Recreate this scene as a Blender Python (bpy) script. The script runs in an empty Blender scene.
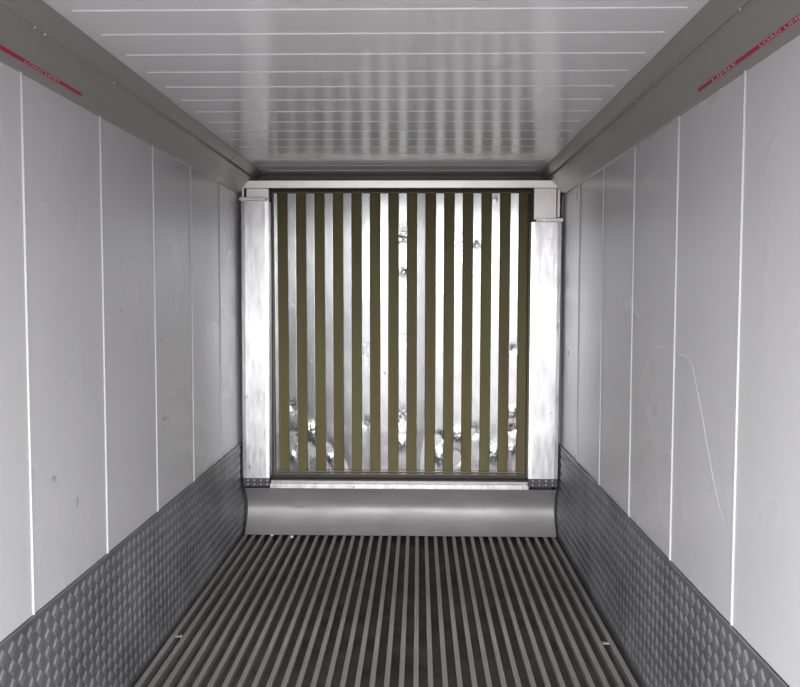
import bpy, bmesh, math, random
from mathutils import Vector, Matrix, noise

C = bpy.context.scene.collection
S = bpy.context.scene
random.seed(7)

# ------------------------------------------------------------------ camera
CAM_Z = 1.7242
XL, XR = -1.2767, 1.0133          # side walls
ZC = CAM_Z + 0.8697               # ceiling
YD = 0.3                         # open rear doorway behind the camera
YB = 6.22                         # back wall
ZK = CAM_Z - 1.0624               # top of the tread plate
TR = 0.155                        # how far the ceiling cove reaches inward

f_px, pitch, yaw, roll = 845.4776, math.radians(3.3014), math.radians(1.2705), math.radians(0.11)
fw = Vector((-math.sin(yaw)*math.cos(pitch), math.cos(yaw)*math.cos(pitch), -math.sin(pitch)))
rt = Vector((math.cos(yaw), math.sin(yaw), 0))
up = rt.cross(fw)
rt2 = math.cos(roll)*rt + math.sin(roll)*up
up2 = math.cos(roll)*up - math.sin(roll)*rt
cd = bpy.data.cameras.new('camera')
cam = bpy.data.objects.new('camera', cd); C.objects.link(cam)
m = Matrix((rt2, up2, -fw)).transposed().to_4x4()
m.translation = (0, 0, CAM_Z)
cam.matrix_world = m
cd.sensor_width = 36; cd.lens = 36*f_px/800; cd.clip_start = 0.02
S.camera = cam

# ------------------------------------------------------------------ light
w = bpy.data.worlds.new('overcast_sky'); S.world = w; w.use_nodes = True
nt = w.node_tree; nt.nodes.clear()
wo = nt.nodes.new('ShaderNodeOutputWorld'); bg = nt.nodes.new('ShaderNodeBackground')
tc = nt.nodes.new('ShaderNodeTexCoord'); sp = nt.nodes.new('ShaderNodeSeparateXYZ')
rp = nt.nodes.new('ShaderNodeValToRGB')
nt.links.new(tc.outputs['Generated'], sp.inputs[0]); nt.links.new(sp.outputs['Z'], rp.inputs[0])
rp.color_ramp.elements[0].position = -0.0; rp.color_ramp.elements[0].color = (.115, .113, .11, 1)
rp.color_ramp.elements[1].position = 0.06; rp.color_ramp.elements[1].color = (.97, .98, 1.0, 1)
nt.links.new(rp.outputs[0], bg.inputs[0]); bg.inputs[1].default_value = 6.0
nt.links.new(bg.outputs[0], wo.inputs[0])
pd = bpy.data.lights.new('doorway_portal', 'AREA'); pd.shape = 'RECTANGLE'
pd.size = XR-XL; pd.size_y = ZC; pd.cycles.is_portal = True
po = bpy.data.objects.new('doorway_portal', pd); C.objects.link(po)
po.location = ((XL+XR)/2, YD, ZC/2); po.rotation_euler = (math.pi/2, 0, 0)

S.view_settings.view_transform = 'Standard'; S.view_settings.look = 'None'
S.view_settings.gamma = 1; S.view_settings.use_curve_mapping = False
S.view_settings.exposure = 1.18

# ------------------------------------------------------------------ materials
def mat(name, col, rough=.5, metal=0., spec=.5, vary=.0, vscale=3., rvary=0., bump=0., bscale=20., stretch=(1, 1, 1), col2=None):
    M = bpy.data.materials.new(name); M.use_nodes = True
    t = M.node_tree; b = t.nodes['Principled BSDF']
    b.inputs['Base Color'].default_value = (*col, 1); b.inputs['Roughness'].default_value = rough
    b.inputs['Metallic'].default_value = metal; b.inputs['Specular IOR Level'].default_value = spec
    co = t.nodes.new('ShaderNodeTexCoord'); mp = t.nodes.new('ShaderNodeMapping')
    mp.inputs['Scale'].default_value = stretch
    t.links.new(co.outputs['Object'], mp.inputs[0])
    def nz(sc, det=5):
        n = t.nodes.new('ShaderNodeTexNoise'); n.inputs['Scale'].default_value = sc; n.inputs['Detail'].default_value = det
        t.links.new(mp.outputs[0], n.inputs['Vector']); return n
    if vary or col2:
        n = nz(vscale, 6 if (vary > .06 or col2) else 2)
        r = t.nodes.new('ShaderNodeValToRGB')
        lo = .3 if (vary > .06 or col2) else .0
        r.color_ramp.elements[0].position = lo; r.color_ramp.elements[1].position = 1-lo
        c2 = col2 or tuple(c*(1-vary) for c in col)
        r.color_ramp.elements[0].color = (*c2, 1); r.color_ramp.elements[1].color = (*col, 1)
        t.links.new(n.outputs['Fac'], r.inputs[0]); t.links.new(r.outputs[0], b.inputs['Base Color'])
    if rvary:
        n = nz(vscale*1.7, 2); mr = t.nodes.new('ShaderNodeMapRange')
        mr.inputs['From Min'].default_value = .2; mr.inputs['From Max'].default_value = .8
        mr.inputs['To Min'].default_value = rough-rvary; mr.inputs['To Max'].default_value = rough+rvary
        t.links.new(n.outputs['Fac'], mr.inputs['Value']); t.links.new(mr.outputs[0], b.inputs['Roughness'])
    if bump:
        n = nz(bscale, 3); bp = t.nodes.new('ShaderNodeBump'); bp.inputs['Strength'].default_value = bump
        bp.inputs['Distance'].default_value = .01
        t.links.new(n.outputs['Fac'], bp.inputs['Height']); t.links.new(bp.outputs[0], b.inputs['Normal'])
    return M

M_wall = mat('wall_panel', (.60, .595, .61), .28, vary=.06, vscale=.9, rvary=.02, bump=.015, bscale=3)
M_ceil = mat('ceiling_panel', (.81, .795, .82), .165, vary=.04, vscale=1.2, rvary=.02, bump=.012, bscale=3)
M_bead = mat('white_sealant_bead', (.58, .575, .59), .45)
M_cbead = mat('ceiling_bead', (.86, .85, .87), .5)
M_cove = mat('grey_cove', (.29, .28, .27), .30, vary=.05, vscale=1.5, rvary=.04)
M_back = mat('back_trim_grey', (.24, .215, .21), .4, vary=.1)
M_treadg = mat('tread_plate_dirty_ground', (.33, .33, .34), .48, metal=.65, vary=.45, vscale=2.6)
M_tread = mat('tread_plate', (.46, .465, .48), .42, metal=.75, vary=.35, vscale=2.6, rvary=.08, bump=.15, bscale=60)
M_rail = mat('worn_rail', (.42, .385, .365), .5, metal=.35, vary=.35, vscale=2.3, rvary=.1, bump=.25, bscale=50, stretch=(3, .5, 3))
M_pan = mat('dirty_pan', (.11, .092, .085), .8, vary=.6, vscale=6)
M_alu = mat('bright_aluminium', (.92, .92, .93), .33, metal=1., vary=.10, vscale=5, rvary=.08, bump=.08, bscale=8, stretch=(1, 1, .35))
M_slat = mat('polished_aluminium', (.54, .545, .56), .20, metal=1., vary=.06, vscale=6, rvary=.04)
M_post = mat('galvanised_post', (.97, .96, .98), .35, metal=.85, vary=.26, vscale=16, rvary=.11, bump=.12, bscale=12, stretch=(1.6, 1, .35))
M_trimw = mat('pale_painted_metal', (.98, .93, .93), .37, metal=.9, vary=.08, vscale=6)
M_defl = mat('brushed_steel', (.50, .475, .48), .60, metal=.8, vary=.22, vscale=5, rvary=.06, bump=.16, bscale=9, stretch=(.5, 1, 1))
M_olive = mat('olive_backing', (.185, .175, .065), .55, spec=.2, col2=(.150, .115, .055), vscale=4.5, stretch=(1.6, 1, .15))
M_dark = mat('dark_frame', (.05, .045, .037), .5, metal=.2)
M_brk = mat('dark_bracket', (.09, .09, .10), .5, metal=.4)
M_rivet = mat('rivet_metal', (.85, .85, .87), .35, metal=.6)
M_red = mat('red_stripe', (.40, .018, .055), .45)
M_let = mat('white_lettering', (.72, .50, .54), .5)
M_peb = mat('pebble', (.8, .78, .76), .7)

# ------------------------------------------------------------------ helpers
def obj(name, bm, mats, parent=None, smooth=False):
    me = bpy.data.meshes.new(name)
    bmesh.ops.recalc_face_normals(bm, faces=bm.faces)
    if smooth:
        for f in bm.faces: f.smooth = True
    bm.to_mesh(me); bm.free()
    for x in (mats if isinstance(mats, (list, tuple)) else [mats]): me.materials.append(x)
    o = bpy.data.objects.new(name, me); C.objects.link(o)
    if parent:
        o.parent = parent
        o.matrix_parent_inverse = Matrix.Translation(parent.location).inverted()
    return o

def box(bm, x0, x1, y0, y1, z0, z1, mi=0, bev=0.):
    r = bmesh.ops.create_cube(bm, size=1)
    vs = r['verts']
    for v in vs:
        v.co = Vector(((x0+x1)/2+v.co.x*(x1-x0), (y0+y1)/2+v.co.y*(y1-y0), (z0+z1)/2+v.co.z*(z1-z0)))
    fs = {f for v in vs for f in v.link_faces}
    for f in fs: f.material_index = mi
    if bev:
        es = {e for v in vs for e in v.link_edges}
        bmesh.ops.bevel(bm, geom=list(es), offset=bev, segments=2, affect='EDGES', profile=.5)

def extrude_profile(bm, pts, axis, a0, a1, mi=0, closed=True, segs=1):
    """pts are 2-D; axis 'y' -> (x,z) swept along y ; axis 'x' -> (y,z) swept along x"""
    rings = []
    for s in range(segs+1):
        a = a0+(a1-a0)*s/segs
        rings.append([bm.verts.new((p[0], a, p[1]) if axis == 'y' else (a, p[0], p[1])) for p in pts])
    n = len(pts)
    for s in range(segs):
        for i in range(n if closed else n-1):
            j = (i+1) % n
            f = bm.faces.new((rings[s][i], rings[s][j], rings[s+1][j], rings[s+1][i])); f.material_index = mi
    if closed:
        for r in (rings[0], rings[-1]):
            f = bm.faces.new(r); f.material_index = mi

def struct(o): o['kind'] = 'structure'; return o
def tag(o, label, cat, group=None):
    o['label'] = label; o['category'] = cat
    if group: o['group'] = group
    return o
def empty(name, loc):
    o = bpy.data.objects.new(name, None); C.objects.link(o); o.location = loc; o.empty_display_size = .1; return o
def dome(bm, c, r, n, h, axis):
    """small round rivet head, n-sided, facing -axis direction vector"""
    ax = Vector(axis).normalized(); u = ax.orthogonal().normalized(); v = ax.cross(u)
    c = Vector(c); rings = []
    for rr, hh in ((r, 0), (r*.8, h*.6), (r*.4, h*.95)):
        rings.append([bm.verts.new(c+ax*hh+u*rr*math.cos(2*math.pi*k/n)+v*rr*math.sin(2*math.pi*k/n)) for k in range(n)])
    bm.faces.new(rings[0])
    for a, b in ((0, 1), (1, 2)):
        for k in range(n): bm.faces.new((rings[a][k], rings[a][(k+1) % n], rings[b][(k+1) % n], rings[b][k]))
    bm.faces.new(rings[2])

T = .06  # shell thickness
# ------------------------------------------------------------------ shell
def wall(name, x, side, y0):
    bm = bmesh.new()
    box(bm, min(x, x-side*T), max(x, x-side*T), YD, YB, -.06, ZC+.06)
    # raised beads covering the panel joints
    k = -12
    while True:
        y = y0+k*.6696; k += 1
        if y < YD+.1: continue
        if y > 6.15: break
        r = .0045
        pts = [(x+side*.0002, y-r*1.0)] + [(x+side*(.0055*math.sin(a)), y-r*math.cos(a)) for a in (.5, 1.1, 1.57, 2.04, 2.64)] + [(x+side*.0002, y+r)]
        vb = [bm.verts.new((p[0], p[1], ZK-.01)) for p in pts]; vt = [bm.verts.new((p[0], p[1], CAM_Z+.715)) for p in pts]
        for i in range(len(pts)-1):
            f = bm.faces.new((vb[i], vb[i+1], vt[i+1], vt[i])); f.material_index = 1
        f = bm.faces.new(vb); f.material_index = 1
    return struct(obj(name, bm, [M_wall, M_bead]))
wl = wall('wall_left', XL, 1, 2.7227)
wr = wall('wall_right', XR, -1, 2.6939)

# pressed-in crease on the right wall
path = [(3.90, 1.235), (3.885, 1.29), (3.86, 1.345), (3.80, 1.40), (3.72, 1.45), (3.64, 1.50), (3.58, 1.508), (3.47, 1.500), (3.36, 1.492), (3.25, 1.492), (3.19, 1.487),
        (3.14, 1.455), (3.10, 1.40), (3.05, 1.33), (3.00, 1.25), (2.955, 1.18), (2.91, 1.11), (2.86, 1.04), (2.805, .985), (2.748, .942)]
bm = bmesh.new(); prev = None
for i, (y, z) in enumerate(path):
    a = path[max(i-1, 0)]; b = path[min(i+1, len(path)-1)]
    d = Vector((b[0]-a[0], b[1]-a[1])).normalized(); n = Vector((-d.y, d.x))
    s = math.sin(math.pi*(i+.3)/(len(path)-.4))**.5
    ring = []
    for q, h in ((-.016, -.0004), (-.009, .0012), (-.002, .0032), (.002, .0034), (.005, .001), (.008, -.0004)):
        ring.append(bm.verts.new((XR-h*.6*s, y+n.x*q*s*-1, z+n.y*q*s*-1)))
    if prev:
        for k in range(5): bm.faces.new((prev[k], prev[k+1], ring[k+1], ring[k]))
    prev = ring
o = obj('dent_crease', bm, M_wall, wr, smooth=True)

# scuffs on left wall
bm = bmesh.new()
for (y, z, ly, lz) in ((3.62, 1.87, .02, .05), (3.66, 1.80, .02, .035), (3.60, 1.66, .03, .03), (4.15, 1.50, .08, .010), (4.2, 1.10, .12, .02), (2.9, 1.08, .06, .03), (3.1, .95, .03, .05)):
    n = 10; vs = []
    for k in range(n):
        a = 2*math.pi*k/n; r = random.uniform(.25, .5)
        vs.append(bm.verts.new((XL+.0007, y+ly*r*math.cos(a), z+lz*r*math.sin(a))))
    bm.faces.new(vs)
obj('scuff_marks', bm, mat('scuff', (.40, .395, .40), .5), wl)

# ceiling
bm = bmesh.new()
box(bm, XL, XR, YD, YB, ZC, ZC+.06)
k = -30
while True:
    y = 2.6288+k*.2395; k += 1
    if y < YD+.1: continue
    if y > 6.0: break
    r = .0035
    xa, xb = XL+TR+.055, XR-TR-.05
    pts = [(y-r, ZC-.0002)]+[(y-r*math.cos(a), ZC-.0034*math.sin(a)) for a in (.5, 1.1, 1.57, 2.04, 2.64)]+[(y+r, ZC-.0002)]
    va = [bm.verts.new((xa, p[0], p[1])) for p in pts]; vb = [bm.verts.new((xb, p[0], p[1])) for p in pts]
    for i in range(len(pts)-1):
        f = bm.faces.new((va[i], va[i+1], vb[i+1], vb[i])); f.material_index = 1
struct(obj('ceiling', bm, [M_ceil, M_cbead]))

# back wall (behind the bulkhead)
bm = bmesh.new(); box(bm, XL, XR, YB, YB+T, -.06, ZC+.06); struct(obj('wall_back', bm, M_back))

# floor: pan + T-section rails
RZ = .052
bm = bmesh.new(); box(bm, XL, XR, YD, YB, -RZ-.05, -RZ)
floor = struct(obj('floor', bm, M_pan))
rail0 = None
for k in range(-19, 16):
    x = -.007+.065*k
    if rail0 is None:
        bm = bmesh.new(); hw, th, st = .0168, .006, .005
        pr = [(-hw, -.0015), (-hw+.0015, 0), (hw-.0015, 0), (hw, -.0015), (hw, -th), (st, -th-.002), (st, -RZ), (-st, -RZ), (-st, -th-.002), (-hw, -th)]
        extrude_profile(bm, pr, 'y', YD, 5.965, segs=1)
        rail0 = obj('floor_rail', bm, M_rail, floor); o = rail0
    else:
        o = rail0.copy(); C.objects.link(o)
    o.location = (x, 0, random.uniform(-.0012, .0005))
    if k in (-19, 15):                                   # narrower edge rails
        o.scale.x = .72; o.location.x += .005 if k < 0 else -.005
for (x, y) in ((-1.2095, 4.168), (.9355, 4.139)):
    bm = bmesh.new(); box(bm, x-.0152, x+.0152, y-.012, y+.012, -.010, -.002, bev=.001)
    obj('rail_clip', bm, M_alu, floor)['label'] = 'bright metal clip bridging two floor rails'

# tread plate kick panels
def tread(name, x, side, zt):
    bm = bmesh.new(); t = .006
    box(bm, min(x, x+side*t), max(x, x+side*t), YD, 6.2, -RZ, zt)
    box(bm, min(x, x+side*.013), max(x, x+side*.013), YD, 6.2, zt-.012, zt, bev=.002)
    box(bm, min(x, x+side*.008), max(x, x+side*.008), YD, 6.2, .002, .010, bev=.001)
    xf = x+side*t; pz = .058; py = .0632
    y = YD+.05
    rnd = random.Random(3)
    while y < 6.15:
        for r in range(11):
            z = zt-.052-r*pz
            if z < .022: break
            yc, zc = y+rnd.uniform(-.002, .002), z+rnd.uniform(-.002, .002)
            h = .0056; a, b = .0285, .0290
            out = [(-a, 0), (-a*.53, b*.52), (0, b), (a*.53, b*.52), (a, 0), (a*.53, -b*.52), (0, -b), (-a*.53, -b*.52)]
            v0 = [bm.verts.new((xf-side*.0002, yc+p, zc+q)) for p, q in out]
            v1 = [bm.verts.new((xf+side*h*.8, yc+p*.66, zc+q*.66)) for p, q in out]
            c = bm.verts.new((xf+side*h, yc, zc))
            for i in range(8):
                j = (i+1) % 8
                bm.faces.new((v0[i], v0[j], v1[j], v1[i])).material_index = 1; bm.faces.new((v1[i], v1[j], c)).material_index = 1
        y += py
    return struct(obj(name, bm, [M_treadg, M_tread]))
tread('baseboard_left', XL, 1, ZK)
tread('baseboard_right', XR, -1, ZK)

# ceiling cove trims with red load line
def cove(name, x, side, dz0):
    prof = [(0, dz0-.006), (.008, dz0), (.046, dz0+.055), (.070, dz0+.083), (.0985, .820), (.1000, .8135), (.1055, .8135), (.1085, .829), (.148, .858), (.158, .866), (.158, .8697+.01), (0, .8697+.01)]
    bm = bmesh.new()
    extrude_profile(bm, [(x+side*u, CAM_Z+z) for u, z in prof], 'y', YD, 6.2)
    c = struct(obj(name, bm, M_cove))
    A = Vector((x+side*.008, 0, CAM_Z+dz0)); B = Vector((x+side*.046, 0, CAM_Z+dz0+.055))
    d = (B-A).normalized(); n = Vector((side*-d.z*-1, 0, -abs(d.x))).normalized()
    return c, A, d, n
def stripe(parent, A, d, n, s0, w_, y0, y1):
    bm = bmesh.new(); a = A+d*s0+n*.0003; b = A+d*(s0+w_)+n*.0003
    t = n*.0006
    vs = []
    for y in (y0, y1):
        for p in (a, b, b+t, a+t): vs.append(bm.verts.new((p.x, y, p.z)))
    for q in ((0, 1, 2, 3), (4, 5, 6, 7), (0, 1, 5, 4), (1, 2, 6, 5), (2, 3, 7, 6), (3, 0, 4, 7)): bm.faces.new([vs[i] for i in q])
    o = obj('red_stripe', bm, M_red, parent); o['label'] = 'red load line stripe'
def lettering(parent, txt, A, d, n, s0, hgt, y0, y1, dirn):
    """letters run along dirn (+1: +y) from y0 to y1, up = d"""
    cu = bpy.data.curves.new('lettering', 'FONT'); cu.body = txt; cu.size = 1; cu.extrude = 0
    tmp = bpy.data.objects.new('lettering_tmp', cu); C.objects.link(tmp)
    dg = bpy.context.evaluated_depsgraph_get(); me = bpy.data.meshes.new_from_object(tmp.evaluated_get(dg))
    bpy.data.objects.remove(tmp)
    xs = [v.co.x for v in me.vertices]; ys = [v.co.y for v in me.vertices]
    x0, x1, b0, b1 = min(xs), max(xs), min(ys), max(ys)
    for v in me.vertices:
        t_ = (v.co.x-x0)/(x1-x0); q = (v.co.y-b0)/(b1-b0)
        p = A+d*(s0+q*hgt)+n*.0013
        v.co = (p.x, y0+(y1-y0)*t_, p.z)
    me.materials.clear(); me.materials.append(M_let)
    me.name = 'lettering'
    o = bpy.data.objects.new('lettering', me); C.objects.link(o); o.parent = parent
    o['label'] = 'small white capitals on the red stripe'
c1, A, d, n = cove('trim_1', XL, 1, .712)
stripe(c1, A, d, n, .024, .012, 1.0, 3.154)
lettering(c1, 'LOAD LIMIT', A, d, n, (.0258), .0084, 2.70, 2.96, 1)
for y in (2.60, 2.671, 3.273, 4.4): 
    bm = bmesh.new(); dome(bm, (XL+.104, y, CAM_Z+.811), .005, 10, .003, (1, 0, -1)); obj('rivet', bm, M_rivet, c1, True)
c2, A, d, n = cove('trim_2', XR, -1, .700)
stripe(c2, A, d, n, .024, .012, 1.0, 3.066)
lettering(c2, 'LIMIT', A, d, n, (.0258), .0084, 2.92, 2.70, -1)
lettering(c2, 'LOAD LIMIT', A, d, n, (.0258), .0084, 2.525, 2.23, -1)
for y in (2.47, 3.62): 
    bm = bmesh.new(); dome(bm, (XR-.104, y, CAM_Z+.811), .005, 10, .003, (-1, 0, -1)); obj('rivet', bm, M_rivet, c2, True)
# dark closing trim where ceiling meets the bulkhead
bm = bmesh.new()
extrude_profile(bm, [(6.11, ZC+.003), (6.13, CAM_Z+.850), (6.14, CAM_Z+.79), (6.2, CAM_Z+.79), (6.2, ZC+.003)], 'x', XL+.001, XR-.001)
struct(obj('trim_3', bm, M_back))

# ------------------------------------------------------------------ bulkhead
Z = lambda dz: CAM_Z+dz
# header rail with rounded ends and thin turned-down ends
bm = bmesh.new()
x0, x1, z0, z1, r = -1.252, .986, Z(.750), Z(.799), .03
pts = [(x0, z0)]
for a in range(0, 91, 15): pts.append((x0+r-r*math.cos(math.radians(a)), z1-r+r*math.sin(math.radians(a))))
for a in range(90, -1, -15): pts.append((x1-r+r*math.cos(math.radians(a)), z1-r+r*math.sin(math.radians(a))))
pts.append((x1, z0))
v0 = [bm.verts.new((p[0], 5.980+(z1-p[1])*.12, p[1])) for p in pts]; v1 = [bm.verts.new((p[0], 6.028, p[1])) for p in pts]
bm.faces.new(v0); bm.faces.new(v1)
for i in range(len(pts)):
    j = (i+1) % len(pts); bm.faces.new((v0[i], v0[j], v1[j], v1[i]))
hd = obj('header_rail', bm, M_trimw)
tag(hd, 'long pale horizontal metal rail with rounded ends, above the striped panel under the ceiling', 'rail')
bm = bmesh.new(); box(bm, x0, x0+.014, 5.993, 6.02, Z(.68), z0+.001); obj('end_lip', bm, M_trimw, hd)
bm = bmesh.new(); box(bm, x1-.014, x1, 5.993, 6.02, Z(.545), z0+.001); obj('end_lip', bm, M_trimw, hd)

# corner posts
def corner_post(xa, xb, zb, zt, ua, ub, capa, capb, label, tilt):
    t = empty('corner_post', ((xa+xb)/2, 6.04, zb))
    tag(t, label, 'post', None)
    bm = bmesh.new(); ins = .003
    box(bm, ua, ub, 6.035, 6.070, zt-.02, Z(.7485))
    for v in bm.verts:
        if v.co.y < 6.05 and v.co.z > Z(.74): v.co.y -= .0065 if zt > Z(.6) else .006
    obj('upper_section', bm, M_trimw, t)['label'] = 'short pinkish grey upper section of the post'
    # folded channel cover, front sheet slightly waved
    bm = bmesh.new(); nz_ = 60; nx = 8; grid = []
    for i in range(nz_+1):
        row = []
        z = zb+(zt-zb)*i/nz_
        dx = tilt*(1-i/nz_)
        for j in range(nx+1):
            x = xa+dx+(xb-xa)*j/nx
            y = 5.95+.0022*noise.noise(Vector((x*6, z*2.2, xa*3)))
            if j in (0, nx): y += .003
            row.append(bm.verts.new((x, y, z)))
        grid.append([bm.verts.new((row[0].co.x, 6.07, z))]+row+[bm.verts.new((row[-1].co.x, 6.07, z))])
    for i in range(nz_):
        for j in range(nx+2): bm.faces.new((grid[i][j], grid[i][j+1], grid[i+1][j+1], grid[i+1][j]))
    bm.faces.new(grid[0]); bm.faces.new(grid[-1])
    for i in range(nz_): bm.faces.new((grid[i][0], grid[i][-1], grid[i+1][-1], grid[i+1][0]))
    obj('cover', bm, M_post, t)
    bm = bmesh.new(); box(bm, capa, capb, 5.942, 6.034, zt+.001, zt+.026, bev=.003)
    obj('cap', bm, M_post, t)
    bm = bmesh.new(); box(bm, xa+tilt+.002, xb+tilt, 5.957, 6.06, zb-.062, zb-.001, bev=.002)
    br = obj('bracket', bm, M_brk, t); br['label'] = 'dark metal bracket with two rows of rivets'
    rv = None
    for r_ in range(2):
        for q in range(4):
            bm = bmesh.new()
            dome(bm, (xa+tilt+.035+q*.046, 5.9572, zb-.018-.028*r_), .0055, 10, .003, (0, -1, 0)); obj('rivet', bm, M_rivet, br, True)
    return t
corner_post(-1.247, -1.057, Z(-1.309), Z(.654), -1.226, -1.069, -1.262, -1.075,
            'bright metal corner post left of the striped panel, its cap almost reaching the header rail', -.006)
corner_post(.783, .992, Z(-1.302), Z(.508), .811, .966, .812, 1.003,
            'bright metal corner post right of the striped panel, with a tall section above its cap', -.004)

# striped bulkhead panel
pn = empty('bulkhead_panel', (-.135, 6.12, Z(-1.326)))
tag(pn, 'dark framed end panel of vertical shiny metal slats and olive gaps, dented near the bottom', 'panel')
bm = bmesh.new()
box(bm, -1.074, -1.058, 6.075, 6.16, Z(-1.326), Z(.749)); box(bm, -1.0575, -1.046, 6.10, 6.16, Z(-1.31), Z(.735), mi=1)
box(bm, .792, .808, 6.075, 6.16, Z(-1.326), Z(.749)); box(bm, .7795, .7915, 6.10, 6.16, Z(-1.31), Z(.735))
box(bm, -1.0575, .7915, 6.08, 6.16, Z(.734), Z(.749)); box(bm, -1.0575, .7915, 6.095, 6.16, Z(.7235), Z(.7335), mi=1)
box(bm, -1.0575, .7915, 6.075, 6.16, Z(-1.326), Z(-1.308))
obj('frame', bm, [M_dark, mat('frame_edge', (.16, .145, .12), .45, metal=.4)], pn)
bm = bmesh.new(); box(bm, -1.045, .779, 6.125, 6.16, Z(-1.307), Z(.723)); obj('backing_sheet', bm, M_olive, pn)['label'] = 'olive brown backing showing between the slats'
bm = bmesh.new(); box(bm, -1.045, .779, 6.085, 6.094, Z(-1.290), Z(-1.283), bev=.001); box(bm, -1.045, .779, 6.078, 6.094, Z(-1.3065), Z(-1.300), bev=.001)
obj('bottom_strip', bm, mat('strip_metal', (.20, .18, .15), .4, metal=.7), pn)

PX = lambda px: (px-418)/138.6
PZ = lambda py: CAM_Z+(294.4-py)/138.6
# dents: slat index -> (py, radius, depth)
DENTS = {0: [(408, .06, .004), (440, .07, .010), (458, .03, -.006)], 1: [(432, .06, -.010), (450, .05, .012), (362, .010, -.002)],
         2: [(450, .04, .008), (460, .025, -.005)], 4: [(424, .05, .004), (350, .1, .0015)], 5: [(372, .010, -.002)],
         6: [(233, .07, .007), (272, .035, -.007), (420, .09, .005), (445, .05, -.006), (340, .06, .002)],
         8: [(440, .05, .010), (458, .05, -.008)], 9: [(245, .08, .003), (436, .05, -.007), (458, .05, .010)], 
         10: [(245, .03, -.005), (282, .01, -.002), (432, .045, .007)],
         11: [(455, .07, -.007), (200, .02, -.002)], 12: [(348, .035, .006), (412, .04, -.006), (430, .04, .008), (450, .04, -.004)]}
TILT = {0: -3, 1: -4, 2: -3.5, 3: -4, 4: -3, 5: -.5, 6: 0, 7: 7, 8: -6, 9: -3, 10: -5, 11: -3, 12: -3.5}
zb, zt = Z(-1.2995), Z(.7225)
def slat(k, xc, hw):
    bm = bmesh.new(); NZ = 240; NX = 12; g = []
    ty = TILT.get(k, 0)
    for i in range(NZ+1):
        z = zb+(zt-zb)*i/NZ; row = []
        low = max(0, min(1, (Z(-.75)-z)/.35))
        for j in range(NX+1):
            u = j/NX*2-1
            x = xc+u*hw
            y = 6.106-.017*(z-Z(-.29))             # the sheet leans a little towards the top
            y += math.radians(ty)*(x-xc)                        # slight turn of each slat
            y += .0030*noise.noise(Vector((x*3, z*2.1, 4.0+k*.6)))
            y += .0005*noise.noise(Vector((x*14, z*9, k*2.1)))
            y += low*.0016*noise.noise(Vector((x*16, z*9, 9.3)))
            bow = 0
            for (py, rad, dep) in DENTS.get(k, ()):
                dd = ((z-PZ(py))**2+(1.3*(x-xc-.008*math.sin(py)))**2)/(rad*rad)
                if dd < 6:
                    gss = math.exp(-dd*1.4)
                    y += dep*gss*(1+.7*noise.noise(Vector((x*60, z*50, py))))
                    bow += dep*.5*math.exp(-(z-PZ(py))**2/(rad*rad)*1.4)*(1 if u > 0 else -1)*abs(u)**3
            row.append(bm.verts.new((x+bow*.8, min(y, 6.1225), z)))
        a = bm.verts.new((xc-hw-.0012, 6.1248, z)); b = bm.verts.new((xc+hw+.0012, 6.1248, z))
        g.append([a]+row+[b])
    for i in range(NZ):
        for j in range(NX+2): bm.faces.new((g[i][j], g[i][j+1], g[i+1][j+1], g[i+1][j]))
        
    o = obj('metal_slat', bm, M_slat, pn, smooth=True)
    me = o.data
    return o
for k in range(13):
    slat(k, -.9145+.133*k, .0315)
slat(20, -1.0305, .0125)

# sill
bm = bmesh.new()
box(bm, -1.064, .786, 5.972, 6.07, Z(-1.388), Z(-1.354), bev=.003)
box(bm, -1.060, .782, 5.995, 6.07, Z(-1.3535), Z(-1.336), bev=.002, mi=1)
sl = obj('sill_rail', bm, [M_post, mat('sill_top_metal', (.45, .42, .41), .45, metal=.8)]); tag(sl, 'bright narrow metal sill running under the striped panel, above the curved plate', 'rail')
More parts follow.
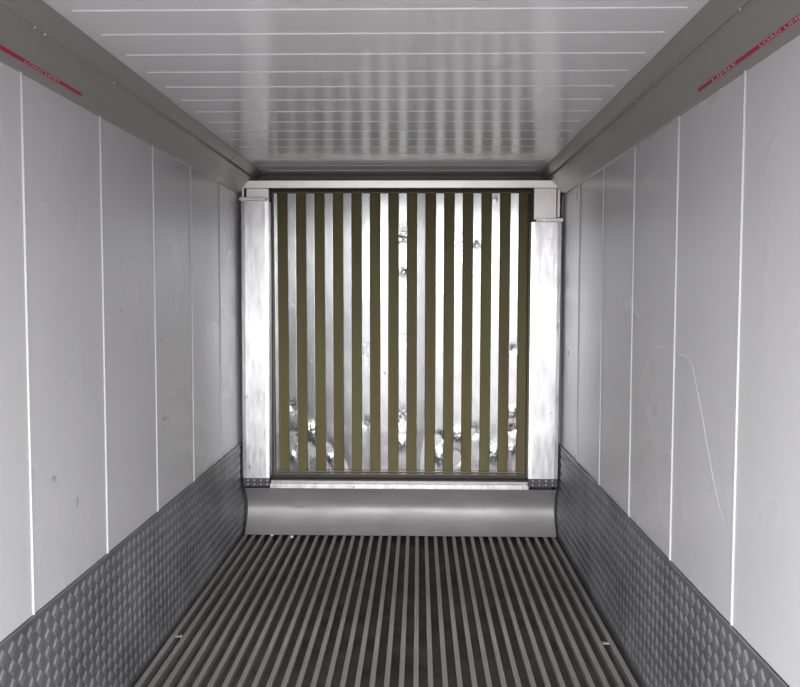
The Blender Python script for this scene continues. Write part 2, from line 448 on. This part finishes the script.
# curved air deflector
bm = bmesh.new()
prof = []
for i in range(25):
    t = i/24; z = .002+t*(Z(-1.388)-.002)
    y = 6.085-.105*(2*t-1)**2 - (.02 if t < .5 else 0)*(1-2*t)
    prof.append((y, z))
nx = 70; rows = []
dl = [(-.87, .19, .02, -.010), (-.55, .1, .06, .003), (-.2, .14, .05, .004), (.3, .12, .06, .004), (.6, .16, .06, -.004), (-1.1, .22, .015, .005)]
for i in range(nx+1):
    x = -1.246+(.986+1.246)*i/nx
    row = []
    for (y, z) in prof:
        yy = y+.002*noise.noise(Vector((x*3, z*8, 2)))
        for (dx, dz, rr, dd) in dl: yy += dd*math.exp(-((x-dx)**2+(z-dz)**2)/(rr*rr))
        row.append(bm.verts.new((x, yy, z)))
    back = [bm.verts.new((x, v.co.y+.003, v.co.z)) for v in reversed(row)]
    rows.append(row+back)
n_ = len(rows[0])
for i in range(nx):
    for j in range(n_): bm.faces.new((rows[i][j], rows[i][(j+1) % n_], rows[i+1][(j+1) % n_], rows[i+1][j])).smooth = j not in (len(prof)-1, n_-1)
bm.faces.new(rows[0]); bm.faces.new(rows[-1])
sharp = [e for e in bm.edges if len(e.link_faces) == 2 and (e.link_faces[0].smooth != e.link_faces[1].smooth)]
for e in sharp: e.smooth = False
df = obj('curved_plate', bm, M_defl)
tag(df, 'curved grey metal plate below the sill, meeting the ribbed floor', 'metal plate')
bm = bmesh.new()
for (xa, xb) in ((XL+.0075, -1.2475), (.9875, XR-.0075)): box(bm, xa, xb, 6.08, 6.2, 0, Z(-1.375))
struct(obj('gap_shade_fill', bm, mat('gap_shade_black', (.03, .03, .032), .6)))  # near-black colour stands in for shade in the gaps beside the curved plate

# debris at the end of the floor
def pebble(x, y, r, sx, label):
    bm = bmesh.new(); bmesh.ops.create_icosphere(bm, subdivisions=2, radius=r)
    for v in bm.verts:
        v.co *= 1+.25*noise.noise(v.co*90+Vector((x*7, 0, 0))); v.co.x *= sx; v.co.z *= .8
    o = obj('pebble', bm, M_peb, smooth=True); zz = -min(v.co.z for v in o.data.vertices)
    o.location = (x, y, zz-.001); tag(o, label, 'pebble')
pebble(-.8945, 5.885, .013, 1, 'round white pebble on a floor rail near the foot of the curved plate')
pebble(-1.047, 5.945, .006, 2.2, 'thin white chip at the left end of the floor rails, beside the curved plate')
